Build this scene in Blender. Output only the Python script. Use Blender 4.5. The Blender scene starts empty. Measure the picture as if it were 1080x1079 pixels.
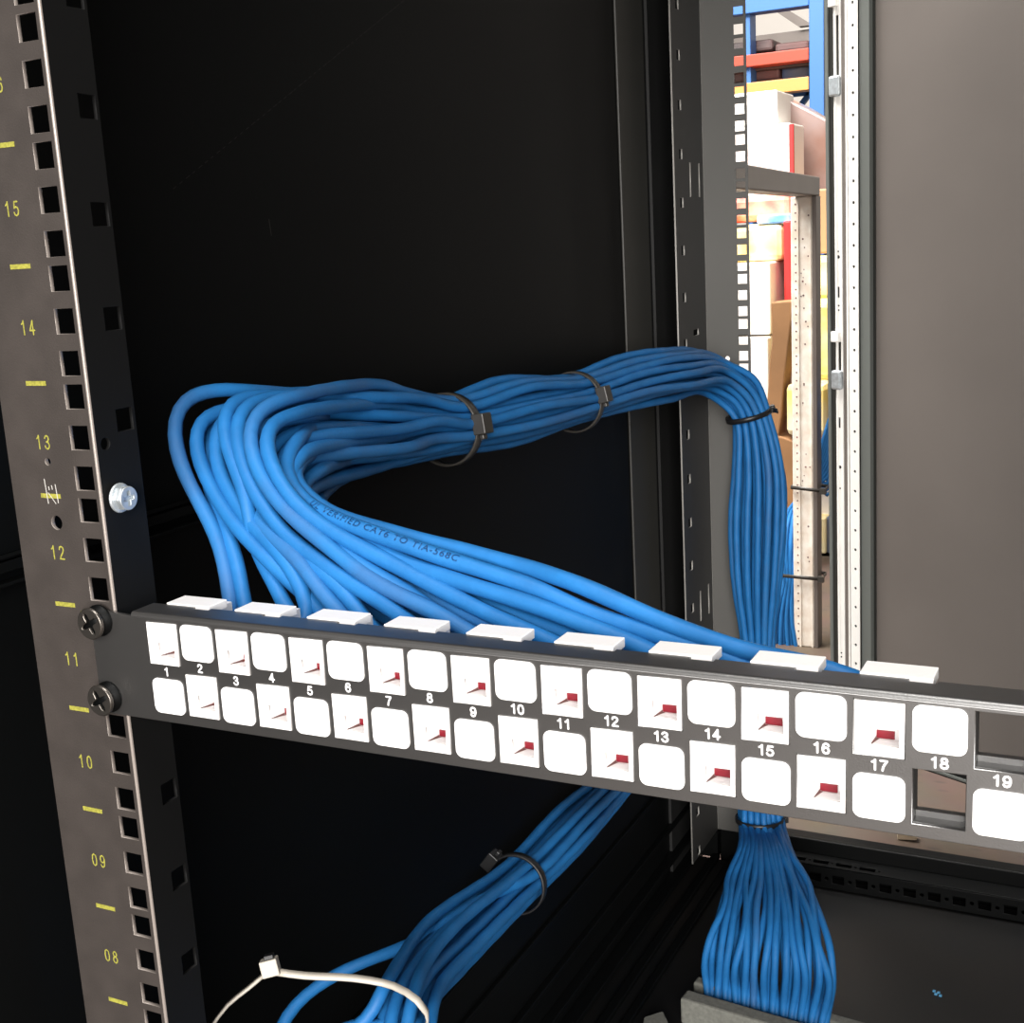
import bpy, math, random
from mathutils import Vector, Matrix
random.seed(7)
S = 0.001                                   # everything below is written in millimetres
sc = bpy.context.scene
col = sc.collection
D2R = math.pi / 180

# ------------------------------------------------------------------ camera (measured from the rack hole pitch)
CF = 1336.41
CL = (374.86, -353.42, 175.69)
YAW, PIT, ROL = -0.4726, -0.2096, -0.0558
def cam_axes():
    cy, sy, cp, sp, cr, sr = math.cos(YAW), math.sin(YAW), math.cos(PIT), math.sin(PIT), math.cos(ROL), math.sin(ROL)
    fw = Vector((sy*cp, cy*cp, sp)); rt = Vector((cy, -sy, 0)); up = rt.cross(fw)
    return cr*rt + sr*up, -sr*rt + cr*up, fw
RT, UP, FW = cam_axes()
C0 = Vector(CL)
def ray(px, py): return RT*((px-540)/CF) - UP*((py-539.5)/CF) + FW
def onY(px, py, v):
    d = ray(px, py); return C0 + d*((v-C0.y)/d.y)
def onX(px, py, v):
    d = ray(px, py); return C0 + d*((v-C0.x)/d.x)
def onZ(px, py, v):
    d = ray(px, py); return C0 + d*((v-C0.z)/d.z)
def onF(px, py, f): return C0 + ray(px, py)*f
cd = bpy.data.cameras.new('camera'); cam = bpy.data.objects.new('camera', cd); col.objects.link(cam)
cd.sensor_fit = 'HORIZONTAL'; cd.sensor_width = 36; cd.lens = CF/1080*36
cd.clip_start = 0.01; cd.clip_end = 60
mw = Matrix(((RT.x, UP.x, -FW.x, CL[0]*S), (RT.y, UP.y, -FW.y, CL[1]*S), (RT.z, UP.z, -FW.z, CL[2]*S), (0, 0, 0, 1)))
cam.matrix_world = mw
sc.camera = cam

# ------------------------------------------------------------------ materials
MATS = {}
def mat(name, c, rough=.5, ior=1.5, metal=0, spec=.5, nscale=0, namt=0, bump=0, bscale=400, c2=None, coat=0, emis=None):
    m = bpy.data.materials.new(name); m.use_nodes = True
    nt = m.node_tree; b = nt.nodes['Principled BSDF']
    b.inputs['Base Color'].default_value = (*c, 1)
    b.inputs['Roughness'].default_value = rough; b.inputs['Metallic'].default_value = metal
    b.inputs['Specular IOR Level'].default_value = spec
    b.inputs['Coat Weight'].default_value = coat; b.inputs['IOR'].default_value = ior
    if emis:
        b.inputs['Emission Color'].default_value = (*c, 1); b.inputs['Emission Strength'].default_value = emis
    tc = nt.nodes.new('ShaderNodeTexCoord')
    if nscale:
        n = nt.nodes.new('ShaderNodeTexNoise'); n.inputs['Scale'].default_value = nscale; n.inputs['Detail'].default_value = 6
        nt.links.new(tc.outputs['Object'], n.inputs['Vector'])
        r = nt.nodes.new('ShaderNodeValToRGB')
        k = c2 if c2 else tuple(max(0, x*(1-namt)) for x in c)
        r.color_ramp.elements[0].position = .35; r.color_ramp.elements[1].position = .65
        r.color_ramp.elements[0].color = (*k, 1); r.color_ramp.elements[1].color = (*c, 1)
        nt.links.new(n.outputs['Fac'], r.inputs['Fac']); nt.links.new(r.outputs['Color'], b.inputs['Base Color'])
    if bump:
        n2 = nt.nodes.new('ShaderNodeTexNoise'); n2.inputs['Scale'].default_value = bscale; n2.inputs['Detail'].default_value = 3
        nt.links.new(tc.outputs['Object'], n2.inputs['Vector'])
        bp = nt.nodes.new('ShaderNodeBump'); bp.inputs['Strength'].default_value = bump; bp.inputs['Distance'].default_value = .0004
        nt.links.new(n2.outputs['Fac'], bp.inputs['Height']); nt.links.new(bp.outputs['Normal'], b.inputs['Normal'])
    MATS[name] = m
    return m
mat('rail_paint', (.046, .038, .034), .50, bump=.25, bscale=1500, nscale=60, namt=.2)
mat('panel_paint', (.010, .0088, .008), .40, spec=1, ior=1.95, bump=.12, bscale=1800)
mat('worn_glint_edge', (.30, .26, .235), .35, metal=.3)  # thin coat at the edges, with the edge highlight put into its colour
mat('flange_black', (.0035, .0035, .0035), .65, spec=.2)
mat('flange_grey', (.035, .034, .033), .5)
mat('sheen_grey', (.030, .029, .026), .55)
mat('rear_edge', (.30, .29, .27), .4)
mat('panel_inner', (.006, .006, .006), .45)
mat('cabinet_black', (.0020, .0023, .0024), .5, spec=.15, bump=.1, bscale=900)
mat('rear_rail_paint', (.095, .092, .086), .5, bump=.1, bscale=900)
mat('floor_black', (.005, .0055, .006), .42, spec=.35, nscale=7, c2=(.010, .0085, .0075))
mat('door_paint', (.150, .131, .118), .55, nscale=6, namt=.1)
mat('door_grey', (.13, .14, .13), .5)
mat('door_dark', (.025, .025, .022), .5)
mat('door_strip', (.92, .90, .86), .4, nscale=20, namt=.06)
mat('white_plastic', (.86, .84, .83), .38)
mat('crease_shade', (.22, .11, .10), .6)
mat('opening_white', (.95, .94, .94), .6)
mat('label_white', (.88, .87, .87), .5)
mat('slot_red', (.20, .006, .016), .45)
mat('ink_white', (.85, .84, .85), .5)
mat('ink_yellow', (.34, .32, .05), .6, nscale=900, namt=.35)
mat('scratch', (.5, .48, .45), .6)
mat('cable_blue', (.014, .153, .42), .55, spec=.35, nscale=55, c2=(.012, .126, .35), bump=.5, bscale=260)
mat('cable_blue_scuffed', (.015, .153, .41), .58, spec=.35, nscale=38, c2=(.028, .128, .33), bump=.5, bscale=260)
mat('cable_ink', (.01, .07, .22), .6)
mat('tie_black', (.012, .012, .013), .38)
mat('tie_grey', (.035, .032, .028), .38)
mat('tie_pale', (.48, .44, .38), .35)
mat('screw_black', (.16, .145, .13), .32, metal=.9)
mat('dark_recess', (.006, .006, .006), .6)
mat('zinc', (.70, .76, .80), .42, metal=.7, nscale=200, namt=.25)
mat('foam_grey', (.17, .17, .15), .85, nscale=300, namt=.25, bump=.5, bscale=900)
mat('galvanised', (.85, .80, .72), .5, metal=0, nscale=45, c2=(.70, .60, .50), bump=.1)
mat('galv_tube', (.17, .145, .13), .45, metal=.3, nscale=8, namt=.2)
mat('wood_chip', (.75, .62, .45), .7)
mat('blue_scrap', (.10, .35, .60), .5)
mat('rack_blue', (.035, .13, .36), .5)
mat('rack_orange', (.62, .26, .07), .5)
mat('rack_red', (.36, .045, .02), .5)
mat('carton_white', (.85, .80, .74), .7)
mat('carton_kraft', (.48, .27, .13), .75, nscale=5, namt=.25)
mat('carton_brown', (.30, .15, .06), .75, nscale=6, namt=.3)
mat('sack_yellow', (.85, .62, .16), .6, nscale=14, c2=(.85, .75, .5))
mat('sack_red', (.70, .05, .05), .6, nscale=16, c2=(.80, .45, .30))
mat('red_edge', (.60, .03, .03), .6)
mat('tape_blue', (.15, .38, .70), .5, nscale=12, c2=(.7, .75, .85))
mat('wrap_film_shade', (.20, .115, .09), .3, nscale=9, c2=(.26, .19, .175), coat=.3)  # base darkened to carry the shade of the load's side face
mat('grey_dark', (.07, .065, .065), .6, nscale=4, c2=(.20, .08, .07))
mat('rack_goods', (.16, .15, .15), .6, nscale=5, c2=(.05, .10, .22))

def lines_mat(name, c1, c2, scale, axis, rough=.6):
    m = bpy.data.materials.new(name); m.use_nodes = True; nt = m.node_tree; b = nt.nodes['Principled BSDF']
    tc = nt.nodes.new('ShaderNodeTexCoord'); w = nt.nodes.new('ShaderNodeTexWave')
    w.bands_direction = axis; w.inputs['Scale'].default_value = scale; w.inputs['Distortion'].default_value = .3
    nt.links.new(tc.outputs['Object'], w.inputs['Vector'])
    r = nt.nodes.new('ShaderNodeValToRGB'); r.color_ramp.elements[0].color = (*c1, 1); r.color_ramp.elements[1].color = (*c2, 1)
    nt.links.new(w.outputs['Fac'], r.inputs['Fac']); nt.links.new(r.outputs['Color'], b.inputs['Base Color'])
    b.inputs['Roughness'].default_value = rough; MATS[name] = m
lines_mat('roof_sheet', (.03, .027, .025), (.17, .15, .13), 3.0, 'Y')
# chequer plate ground: little raised dashes
def ground_mat():
    m = bpy.data.materials.new('tread_ground'); m.use_nodes = True; nt = m.node_tree; b = nt.nodes['Principled BSDF']
    tc = nt.nodes.new('ShaderNodeTexCoord'); mp = nt.nodes.new('ShaderNodeMapping')
    mp.inputs['Rotation'].default_value = (0, 0, .8); mp.inputs['Scale'].default_value = (22, 55, 1)
    v = nt.nodes.new('ShaderNodeTexVoronoi'); v.feature = 'F1'; v.inputs['Scale'].default_value = 1; v.inputs['Randomness'].default_value = .25
    nt.links.new(tc.outputs['Object'], mp.inputs['Vector']); nt.links.new(mp.outputs['Vector'], v.inputs['Vector'])
    r = nt.nodes.new('ShaderNodeValToRGB')
    r.color_ramp.elements[0].position = .12; r.color_ramp.elements[0].color = (.035, .027, .022, 1)
    r.color_ramp.elements[1].position = .32; r.color_ramp.elements[1].color = (.095, .062, .044, 1)
    n = nt.nodes.new('ShaderNodeTexNoise'); n.inputs['Scale'].default_value = 12
    nt.links.new(tc.outputs['Object'], n.inputs['Vector'])
    mx = nt.nodes.new('ShaderNodeMix'); mx.data_type = 'RGBA'; mx.blend_type = 'MULTIPLY'; mx.inputs[0].default_value = .5
    nt.links.new(v.outputs['Distance'], r.inputs['Fac']); nt.links.new(r.outputs['Color'], mx.inputs[6]); nt.links.new(n.outputs['Color'], mx.inputs[7])
    nt.links.new(mx.outputs[2], b.inputs['Base Color']); b.inputs['Roughness'].default_value = .6
    MATS['tread_ground'] = m
ground_mat()

# ------------------------------------------------------------------ object helpers
def tag(o, label=None, cat=None, group=None, kind=None):
    if label: o['label'] = label
    if cat: o['category'] = cat
    if group: o['group'] = group
    if kind: o['kind'] = kind
    return o
def empty(name, loc, label=None, cat=None, group=None):
    o = bpy.data.objects.new(name, None); col.objects.link(o); o.location = Vector(loc)*S
    o.empty_display_size = .01
    return tag(o, label, cat, group)
def origin(p):
    v = Vector((0, 0, 0))
    while p is not None: v = v + p.location; p = p.parent
    return v
class MB:
    def __init__(s): s.v = []; s.f = []; s.sm = []
    def add(s, vs, fs, smooth=False):
        o = len(s.v); s.v += [Vector(v) for v in vs]; s.f += [tuple(i+o for i in f) for f in fs]; s.sm += [smooth]*len(fs); return s
    def box(s, x0, x1, y0, y1, z0, z1, M=None):
        vs = [Vector((x, y, z)) for x in (x0, x1) for y in (y0, y1) for z in (z0, z1)]
        if M is not None: vs = [M @ v for v in vs]
        return s.add(vs, [(0, 1, 3, 2), (4, 6, 7, 5), (0, 4, 5, 1), (2, 3, 7, 6), (0, 2, 6, 4), (1, 5, 7, 3)])
    def prism(s, poly, y0, y1, M=None):       # poly in x,z extruded along y
        n = len(poly); vs = [Vector((x, y0, z)) for x, z in poly] + [Vector((x, y1, z)) for x, z in poly]
        if M is not None: vs = [M @ v for v in vs]
        fs = [tuple(range(n)), tuple(range(2*n-1, n-1, -1))] + [(i, i+n, (i+1) % n+n, (i+1) % n) for i in range(n)]
        return s.add(vs, fs)
    def cyl(s, a, b, r, n=20, r2=None, smooth=True):
        a = Vector(a); b = Vector(b); t = (b-a).normalized(); u = t.orthogonal().normalized(); w = t.cross(u); r2 = r if r2 is None else r2
        vs = [a+(u*math.cos(i*2*math.pi/n)+w*math.sin(i*2*math.pi/n))*r for i in range(n)]+[b+(u*math.cos(i*2*math.pi/n)+w*math.sin(i*2*math.pi/n))*r2 for i in range(n)]
        s.add(vs, [(i, (i+1) % n, (i+1) % n+n, i+n) for i in range(n)], smooth)
        return s.add(vs, [tuple(range(n-1, -1, -1)), tuple(range(n, 2*n))])
    def lathe(s, o, ax, prof, n=28):          # prof: (dist along axis, radius)
        o = Vector(o); t = Vector(ax).normalized(); u = t.orthogonal().normalized(); w = t.cross(u); vs = []
        for d, r in prof: vs += [o+t*d+(u*math.cos(i*2*math.pi/n)+w*math.sin(i*2*math.pi/n))*r for i in range(n)]
        fs = []
        for k in range(len(prof)-1):
            for i in range(n): fs.append((k*n+i, k*n+(i+1) % n, (k+1)*n+(i+1) % n, (k+1)*n+i))
        return s.add(vs, fs, True)
    def build(s, name, m, parent=None, local=False):
        me = bpy.data.meshes.new(name); off = Vector((0, 0, 0)) if local else origin(parent)
        me.from_pydata([v*S-off for v in s.v], [], s.f); me.materials.append(MATS[m]); me.polygons.foreach_set('use_smooth', s.sm); me.update()
        o = bpy.data.objects.new(name, me); col.objects.link(o); o.parent = parent
        return o
def bevel(o, w, seg=2):
    b = o.modifiers.new('bevel', 'BEVEL'); b.width = w*S; b.segments = seg; b.limit_method = 'ANGLE'; b.angle_limit = 40*D2R
    return o
def rect(x0, x1, z0, z1): return [(x0, z0), (x1, z0), (x1, z1), (x0, z1)]
def circ(x, z, r, n=20): return [(x+r*math.cos(2*math.pi*i/n), z+r*math.sin(2*math.pi*i/n)) for i in range(n)]
def rrect(cx, cz, w, h, r, n=5):
    p = []
    for sx, sz, a in ((1, 1, 0), (-1, 1, 90), (-1, -1, 180), (1, -1, 270)):
        for i in range(n+1):
            t = (a+90*i/n)*D2R; p.append((cx+sx*(w/2-r)+r*math.cos(t), cz+sz*(h/2-r)+r*math.sin(t)))
    return p
def frame(o, ex, ey, ez):                      # local axes -> world
    ex, ey, ez, o = map(Vector, (ex, ey, ez, o))
    return Matrix(((ex.x, ey.x, ez.x, o.x), (ex.y, ey.y, ez.y, o.y), (ex.z, ey.z, ez.z, o.z), (0, 0, 0, 1)))
def plate(name, outer, holes, t, M, m, parent=None, bev=0, edge=None):
    """flat sheet with punched holes; outer/holes in local x,y of M (x,z of the sheet), centre thickness t"""
    cu = bpy.data.curves.new(name, 'CURVE'); cu.dimensions = '2D'; cu.fill_mode = 'BOTH'
    cu.extrude = max(t/2-bev, 0); cu.bevel_depth = bev; cu.bevel_resolution = 1; cu.offset = -bev
    for pl in [outer]+holes:
        sp = cu.splines.new('POLY'); sp.points.add(len(pl)-1)
        for i, (x, y) in enumerate(pl): sp.points[i].co = (x, y, 0, 1)
        sp.use_cyclic_u = True
    ob = bpy.data.objects.new(name+'_tmp', cu); col.objects.link(ob)
    dg = bpy.context.evaluated_depsgraph_get(); dg.update()
    me = bpy.data.meshes.new_from_object(ob.evaluated_get(dg), depsgraph=dg)
    bpy.data.objects.remove(ob); bpy.data.curves.remove(cu)
    off = origin(parent)
    for v in me.vertices: v.co = (M @ v.co)*S - off
    me.materials.clear(); me.materials.append(MATS[m]); me.name = name; me.update()
    if edge:
        me.materials.append(MATS[edge]); nz = M.col[2].xyz.normalized()
        for f in me.polygons:
            if abs(f.normal.dot(nz)) < .9: f.material_index = 1
    o = bpy.data.objects.new(name, me); col.objects.link(o); o.parent = parent
    return o
XZ = lambda y: frame((0, y, 0), (1, 0, 0), (0, 0, 1), (0, -1, 0))       # sheet facing the camera side
def text_mesh(s, size, bold=0, xs=1, space=1):
    cu = bpy.data.curves.new('t', 'FONT'); cu.body = s; cu.size = size; cu.align_x = 'CENTER'; cu.align_y = 'CENTER'
    cu.offset = bold; cu.space_character = space; cu.extrude = 0.05; cu.resolution_u = 4
    ob = bpy.data.objects.new('t', cu); col.objects.link(ob)
    dg = bpy.context.evaluated_depsgraph_get(); dg.update()
    me = bpy.data.meshes.new_from_object(ob.evaluated_get(dg), depsgraph=dg)
    bpy.data.objects.remove(ob); bpy.data.curves.remove(cu)
    for v in me.vertices: v.co.x *= xs
    return me
def text(name, s, size, M, m, parent, bold=0, xs=1, space=1):
    me = text_mesh(s, size, bold, xs, space); off = origin(parent)
    for v in me.vertices: v.co = (M @ v.co)*S - off
    me.materials.clear(); me.materials.append(MATS[m]); me.update()
    o = bpy.data.objects.new(name, me); col.objects.link(o); o.parent = parent
    return o
GLY = {
 '0': [[(.3, 0), (.1, .12), (.03, .5), (.1, .88), (.3, 1), (.5, .88), (.57, .5), (.5, .12), (.3, 0)]],
 '1': [[(.12, .76), (.26, .84), (.36, 1), (.36, 0)]],
 '2': [[(.05, .76), (.1, .92), (.3, 1), (.5, .92), (.55, .74), (.46, .55), (.2, .28), (.05, .03), (.57, .03)]],
 '3': [[(.05, .8), (.14, .95), (.3, 1), (.47, .93), (.52, .76), (.44, .6), (.25, .54), (.46, .47), (.56, .28), (.47, .08), (.3, 0), (.12, .06), (.03, .22)]],
 '4': [[(.42, 0), (.42, 1), (.03, .3), (.6, .3)]],
 '5': [[(.52, .97), (.14, .97), (.07, .52), (.28, .62), (.48, .54), (.56, .32), (.48, .09), (.28, 0), (.1, .07), (.03, .22)]],
 '6': [[(.54, .8), (.46, .95), (.3, 1), (.12, .88), (.04, .55), (.05, .25), (.14, .07), (.3, 0), (.48, .08), (.56, .3), (.48, .53), (.3, .6), (.12, .52), (.05, .32)]],
 '7': [[(.03, .97), (.56, .97), (.36, .6), (.24, .3), (.2, 0)]],
 '8': [[(.3, .54), (.13, .62), (.08, .78), (.15, .95), (.3, 1), (.45, .95), (.52, .78), (.47, .62), (.3, .54), (.1, .44), (.03, .26), (.12, .07), (.3, 0), (.48, .07), (.57, .26), (.5, .44), (.3, .54)]],
 '9': [[(.06, .2), (.14, .05), (.3, 0), (.48, .12), (.56, .45), (.55, .75), (.46, .93), (.3, 1), (.12, .92), (.04, .7), (.12, .47), (.3, .4), (.48, .48), (.55, .68)]],
}
def digits(name, s, h, w, M, m, parent, xs=1, gap=.78):
    """printed digits as inked strokes; h = height, w = stroke width"""
    mb = MB(); x0 = -(len(s)*gap*h*xs-(gap-.6)*h*xs)/2; z = 0
    for ch in s:
        for line in GLY[ch]:
            pts = [Vector((x0+x*h*xs, (y-.5)*(h-w), 0)) for x, y in line]
            for a, b in zip(pts, pts[1:]):
                z += .0012
                d = (b-a).normalized(); n = Vector((-d.y, d.x, 0))*w/2
                mb.add([M @ (p+Vector((0, 0, .03+z))) for p in (a+n-d*0, a-n, b-n, b+n)], [(0, 1, 2, 3)])
            for p in pts:
                z += .0006
                mb.add([M @ (p+Vector((math.cos(i*math.pi/5)*w/2, math.sin(i*math.pi/5)*w/2, .03+z))) for i in range(10)], [tuple(range(10))])
        x0 += gap*h*xs
    return mb.build(name, m, parent)
def catmull(P, step=6):
    P = [Vector(p) for p in P]; out = []
    Q = [P[0]*2-P[1]]+P+[P[-1]*2-P[-2]]
    for i in range(1, len(Q)-2):
        p0, p1, p2, p3 = Q[i-1:i+3]; d = (p2-p1).length
        if d < 1e-6: continue
        n = max(1, int(d/step))
        t0 = 0; t1 = t0+max((p1-p0).length, 1e-3)**.5; t2 = t1+max(d, 1e-3)**.5; t3 = t2+max((p3-p2).length, 1e-3)**.5
        for k in range(n):
            t = t1+(t2-t1)*k/n
            a1 = p0*((t1-t)/(t1-t0))+p1*((t-t0)/(t1-t0)); a2 = p1*((t2-t)/(t2-t1))+p2*((t-t1)/(t2-t1)); a3 = p2*((t3-t)/(t3-t2))+p3*((t-t2)/(t3-t2))
            b1 = a1*((t2-t)/(t2-t0))+a2*((t-t0)/(t2-t0)); b2 = a2*((t3-t)/(t3-t1))+a3*((t-t1)/(t3-t1))
            out.append(b1*((t2-t)/(t2-t1))+b2*((t-t1)/(t2-t1)))
    out.append(P[-1]); return out
def transport(pts, u0):
    T = []
    for i in range(len(pts)):
        T.append((pts[min(i+1, len(pts)-1)]-pts[max(i-1, 0)]).normalized())
    U = []; u = Vector(u0)
    for t in T:
        u = (u-t*u.dot(t)).normalized(); U.append(u.copy())
    return T, U
def tube(mb, pts, r, n=10, lump=0, u0=(0, 0, 1)):
    T, U = transport(pts, u0); vs = []; L = 0
    for i, p in enumerate(pts):
        if i: L += (pts[i]-pts[i-1]).length
        w = T[i].cross(U[i])
        for k in range(n):
            a = 2*math.pi*k/n; rr = r*(1+lump*math.cos(2*(a-L*.09)))
            vs.append(p+(U[i]*math.cos(a)+w*math.sin(a))*rr)
    fs = [(i*n+k, i*n+(k+1) % n, (i+1)*n+(k+1) % n, (i+1)*n+k) for i in range(len(pts)-1) for k in range(n)]
    mb.add(vs, fs, True)
    mb.add(vs[:n], [tuple(range(n-1, -1, -1))]); mb.add(vs[-n:], [tuple(range(n))])
    return mb
def ribbon(mb, pts, wd, w, t, close=False):
    """flat strap; wd = list of width directions"""
    n = len(pts); vs = []
    for i, p in enumerate(pts):
        a = pts[(i+1) % n] if close or i < n-1 else pts[i]; b = pts[i-1] if close or i > 0 else pts[i]
        T = (a-b).normalized(); W = wd[i]; W = (W-T*W.dot(T)).normalized(); N = T.cross(W)
        vs += [p+W*w/2+N*t/2, p-W*w/2+N*t/2, p-W*w/2-N*t/2, p+W*w/2-N*t/2]
    fs = []
    for i in range(n if close else n-1):
        j = (i+1) % n
        for k in range(4): fs.append((i*4+k, i*4+(k+1) % 4, j*4+(k+1) % 4, j*4+k))
    if not close: fs += [(3, 2, 1, 0), tuple(range(4*n-4, 4*n))]
    return mb.add(vs, fs, True)

# ================================================================== the equipment cabinet
cab = empty('equipment_cabinet', (240, 450, -530), 'black steel equipment cabinet with punched mounting rails and an open rear door', 'cabinet')
# --- front left mounting rail
U = 44.45
rz = []
for k in range(-12, 13):
    rz += [k*U+6.35, k*U+22.225, k*U+38.1]
ztop, zbot = 518, -504
holes = [rect(8.75-4.75, 8.75+4.75, z-4.75, z+4.75) for z in rz if zbot+6 < z < ztop-6]
holes += [circ(-9.6, 101.4, 1.5, 14), circ(-9.1, 76.9, 2.9, 20)]
rail = plate('mounting_rail', rect(-31, 15.2, zbot, ztop), holes, 1.8, XZ(3.0), 'rail_paint', cab, .15, 'worn_glint_edge')
tag(rail, 'front left rail with yellow unit numbers')
# rounded corner and inner flange with its own row of holes
mbc = MB(); n = 8; prof = []
for i in range(n+1):
    a = i/n*math.pi/2; prof.append((15.2+.95*math.sin(a), 2.1+.95-.95*math.cos(a)))
prof_in = [(x-0.8, y+0.8) for x, y in prof]
vs = [Vector((x, y, z)) for z in (zbot, ztop) for x, y in prof]; m_ = n+1
mbc.add(vs, [(i, i+1, m_+i+1, m_+i) for i in range(n)], True)
mbc.build('rail_corner', 'worn_glint_edge', cab)
fz = [233.5+39.2*k for k in range(-18, 8) if k not in (-4, -5)]
fholes = [rect(19.6-4.4, 19.6+4.4, z-4.4, z+4.4) for z in fz if z > zbot+8]+[circ(7.8, 108.1, 2.4, 16), circ(10.8, 86.3, 2.4, 16)]
MF = frame((15.35, 0, 0), (0, 1, 0), (0, 0, 1), (1, 0, 0))
plate('rail_flange', rect(3.1, 25.5, zbot, ztop), fholes, 1.6, MF, 'flange_black', cab, .15)
MB().box(-31, -29.4, 3.6, 22, zbot, ztop).build('rail_flange', 'cabinet_black', cab)
# yellow printing
for k in range(-10, 11):
    z = k*U-1.2
    MB().box(-15.5, -5, 1.92, 2.1, z-.9, z+.9).build('unit_mark', 'ink_yellow', rail)
for k in range(-10, 11):
    n_ = 11+k; zc = k*U+20.2
    digits('unit_number', '%02d' % n_, 5.9, .62, frame((-10.7, 2.03, zc), (1, 0, 0), (0, 0, 1), (0, -1, 0)), 'ink_yellow', rail, xs=.72, gap=1.06)
mb = MB()
for x0, z0, x1, z1 in ((-12.7, 94.5, -12.1, 84.5), (-10.9, 91.5, -10.7, 90), (-9.2, 92, -9.0, 90.3), (-7.2, 92.5, -6.7, 85), (-11.5, 89, -8, 84.6)):
    mb.prism([(x0, z0), (x1, z1), (x1+.35, z1), (x0+.35, z0)], 1.88, 1.98)
mb.build('scratch', 'scratch', rail)

# --- rear left rail: face, row of square holes, flange towards the front with notches
rz2 = [38.1+s for s in [U*i+j for i in range(-12, 12) for j in (0, 12.7, 28.575)]]
rh = [rect(8.75-4.75, 8.75+4.75, z-4.75, z+4.75) for z in rz2 if -400 < z < 505]
rh.append(circ(-8, 48, 2.6, 14))
plate('mounting_rail', rect(-29, 16, -470, 518), rh, 1.8, XZ(893), 'rear_rail_paint', cab, .2)
MB().box(-29.8, -28.6, 891, 892.2, -470, 518).build('rail_edge', 'rear_edge', cab)
fh = []
for k in range(-16, 10):
    z = 114+44.45*k*1.0
    if -465 < z < 508: fh.append(rect(826-5.5, 826+3.5, z-4.6, z+4.6))
for z in (224.4, -202):
    fh += [rect(848, 853, z-16, z+16), rect(876, 880, z-16, z+16)]
fh.append(rect(850, 866, 75, 81))
MR = frame((-29.5, 0, 0), (0, 1, 0), (0, 0, 1), (1, 0, 0))
plate('rail_flange', rect(806, 892, -470, 518), fh, 1.6, MR, 'flange_grey', cab, .2, 'rear_edge')
MB().box(-59.9, -57, 822, 892, -505, 500).build('corner_recess_shade', 'dark_recess', cab)  # black strip painted in for the shade of the rounded corner recess
bevel(MB().box(-60, -57.6, 745, 812, -230, 500).build('sheen_strip', 'sheen_grey', cab), 1)  # lighter strip stands in for the sheen on the side panel
MB().box(-58, -30, 893, 930, -505, 500).build('corner_post', 'cabinet_black', cab)
plate('mounting_rail', rect(467.4, 513, zbot, ztop), [rect(469.1, 478.6, z-4.75, z+4.75) for z in rz if zbot+6 < z < ztop-6], 1.8, XZ(3.0), 'rail_paint', cab, .15)
plate('mounting_rail', rect(466.6, 512, -470, 518), [rect(469.1, 478.6, z-4.75, z+4.75) for z in rz2 if -400 < z < 505], 1.8, XZ(893), 'rear_rail_paint', cab, .2)
# --- side, top, right sheets, plus an added dark sheet out of view
bevel(MB().box(-62, -60, -20, 930, -560, 520).build('side_panel', 'cabinet_black', cab), .4)
MB().box(543, 545, 0, 880, -560, 520).build('side_panel', 'cabinet_black', cab)
MB().box(-62, 545, 0, 930, 520, 523).build('top_panel', 'cabinet_black', cab)
MB().box(-64, -62, -600, -20, -560, 520).build('dark_reflection_sheet', 'cabinet_black', cab)  # added out of view so the panel's left half reflects dark
# depth rails on the left side
def drail(z1, h, x1=-46, y0=26, y1=893):
    mb = MB(); mb.box(-60, x1, y0, y1, z1-1.5, z1); mb.box(-60, -58.5, y0, y1, z1-h, z1); mb.box(x1-1.5, x1, y0, y1, z1-6, z1)
    mb.box(-60, x1, y0, y1, z1-h, z1-h+1.5)
    return bevel(mb.build('support_rail', 'cabinet_black', cab), .4)
drail(57, 12, -52, -20)
drail(-300, 40)
# sloping side plinth ribs low down
for x1, z1 in ((-56, -386), (-54, -436), (-50, -468), (-46, -492)):
    bevel(MB().box(-60, x1, 40, 893, z1-5, z1).build('side_rib', 'cabinet_black', cab), .8)
bevel(MB().box(-36, -27, 60, 893, -505, -500).build('side_rib', 'cabinet_black', cab), 1)
bevel(MB().box(-16, -8, 60, 893, -505, -500).build('side_rib', 'cabinet_black', cab), 1)
# floor plate with the cable opening
plate('floor_plate', rect(-60, 543, 20, 890), [[tuple((onZ(738, 1040, -506)+Vector((-2, -8, 0)))[:2]), tuple((onZ(880, 1086, -506)+Vector((4, -8, 0)))[:2]), tuple((onZ(880, 1086, -506)+Vector((4, 14, 0)))[:2]), tuple((onZ(738, 1040, -506)+Vector((-2, 14, 0)))[:2])]], 2, frame((0, 0, -506), (1, 0, 0), (0, 1, 0), (0, 0, 1)), 'floor_black', cab)
# rear bottom frame: perforated inner profile + outer beam
sl = [rect(x-8, x+8, 873, 880) for x in range(40, 150, 24)]
sl += [circ(x+12, 876.5, 1.6, 10) for x in range(40, 150, 24)]
plate('rear_beam', rect(16, 541, 868, 892), sl, 1.5, frame((0, 0, -481), (1, 0, 0), (0, 1, 0), (0, 0, 1)), 'cabinet_black', cab, .3)
sq = [rect(x-6, x+6, -498, -489) for x in range(60, 520, 24)]+[circ(x+12, -493.5, 1.9, 10) for x in range(60, 520, 24)]
plate('rear_beam', rect(16, 541, -504, -481.6), sq, 1.5, XZ(868), 'cabinet_black', cab, .3)
bevel(MB().box(16, 541, 893, 900, -505, -465).build('rear_beam', 'cabinet_black', cab), 1.2)
bevel(MB().box(-30, 541, 900, 918, -530, -468).build('rear_beam', 'cabinet_black', cab), 2)
for x in (-20, 500):
    for y in (60, 860): MB().cyl((x, y, -560), (x, y, -507), 18).build('levelling_foot', 'cabinet_black', cab)
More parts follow.
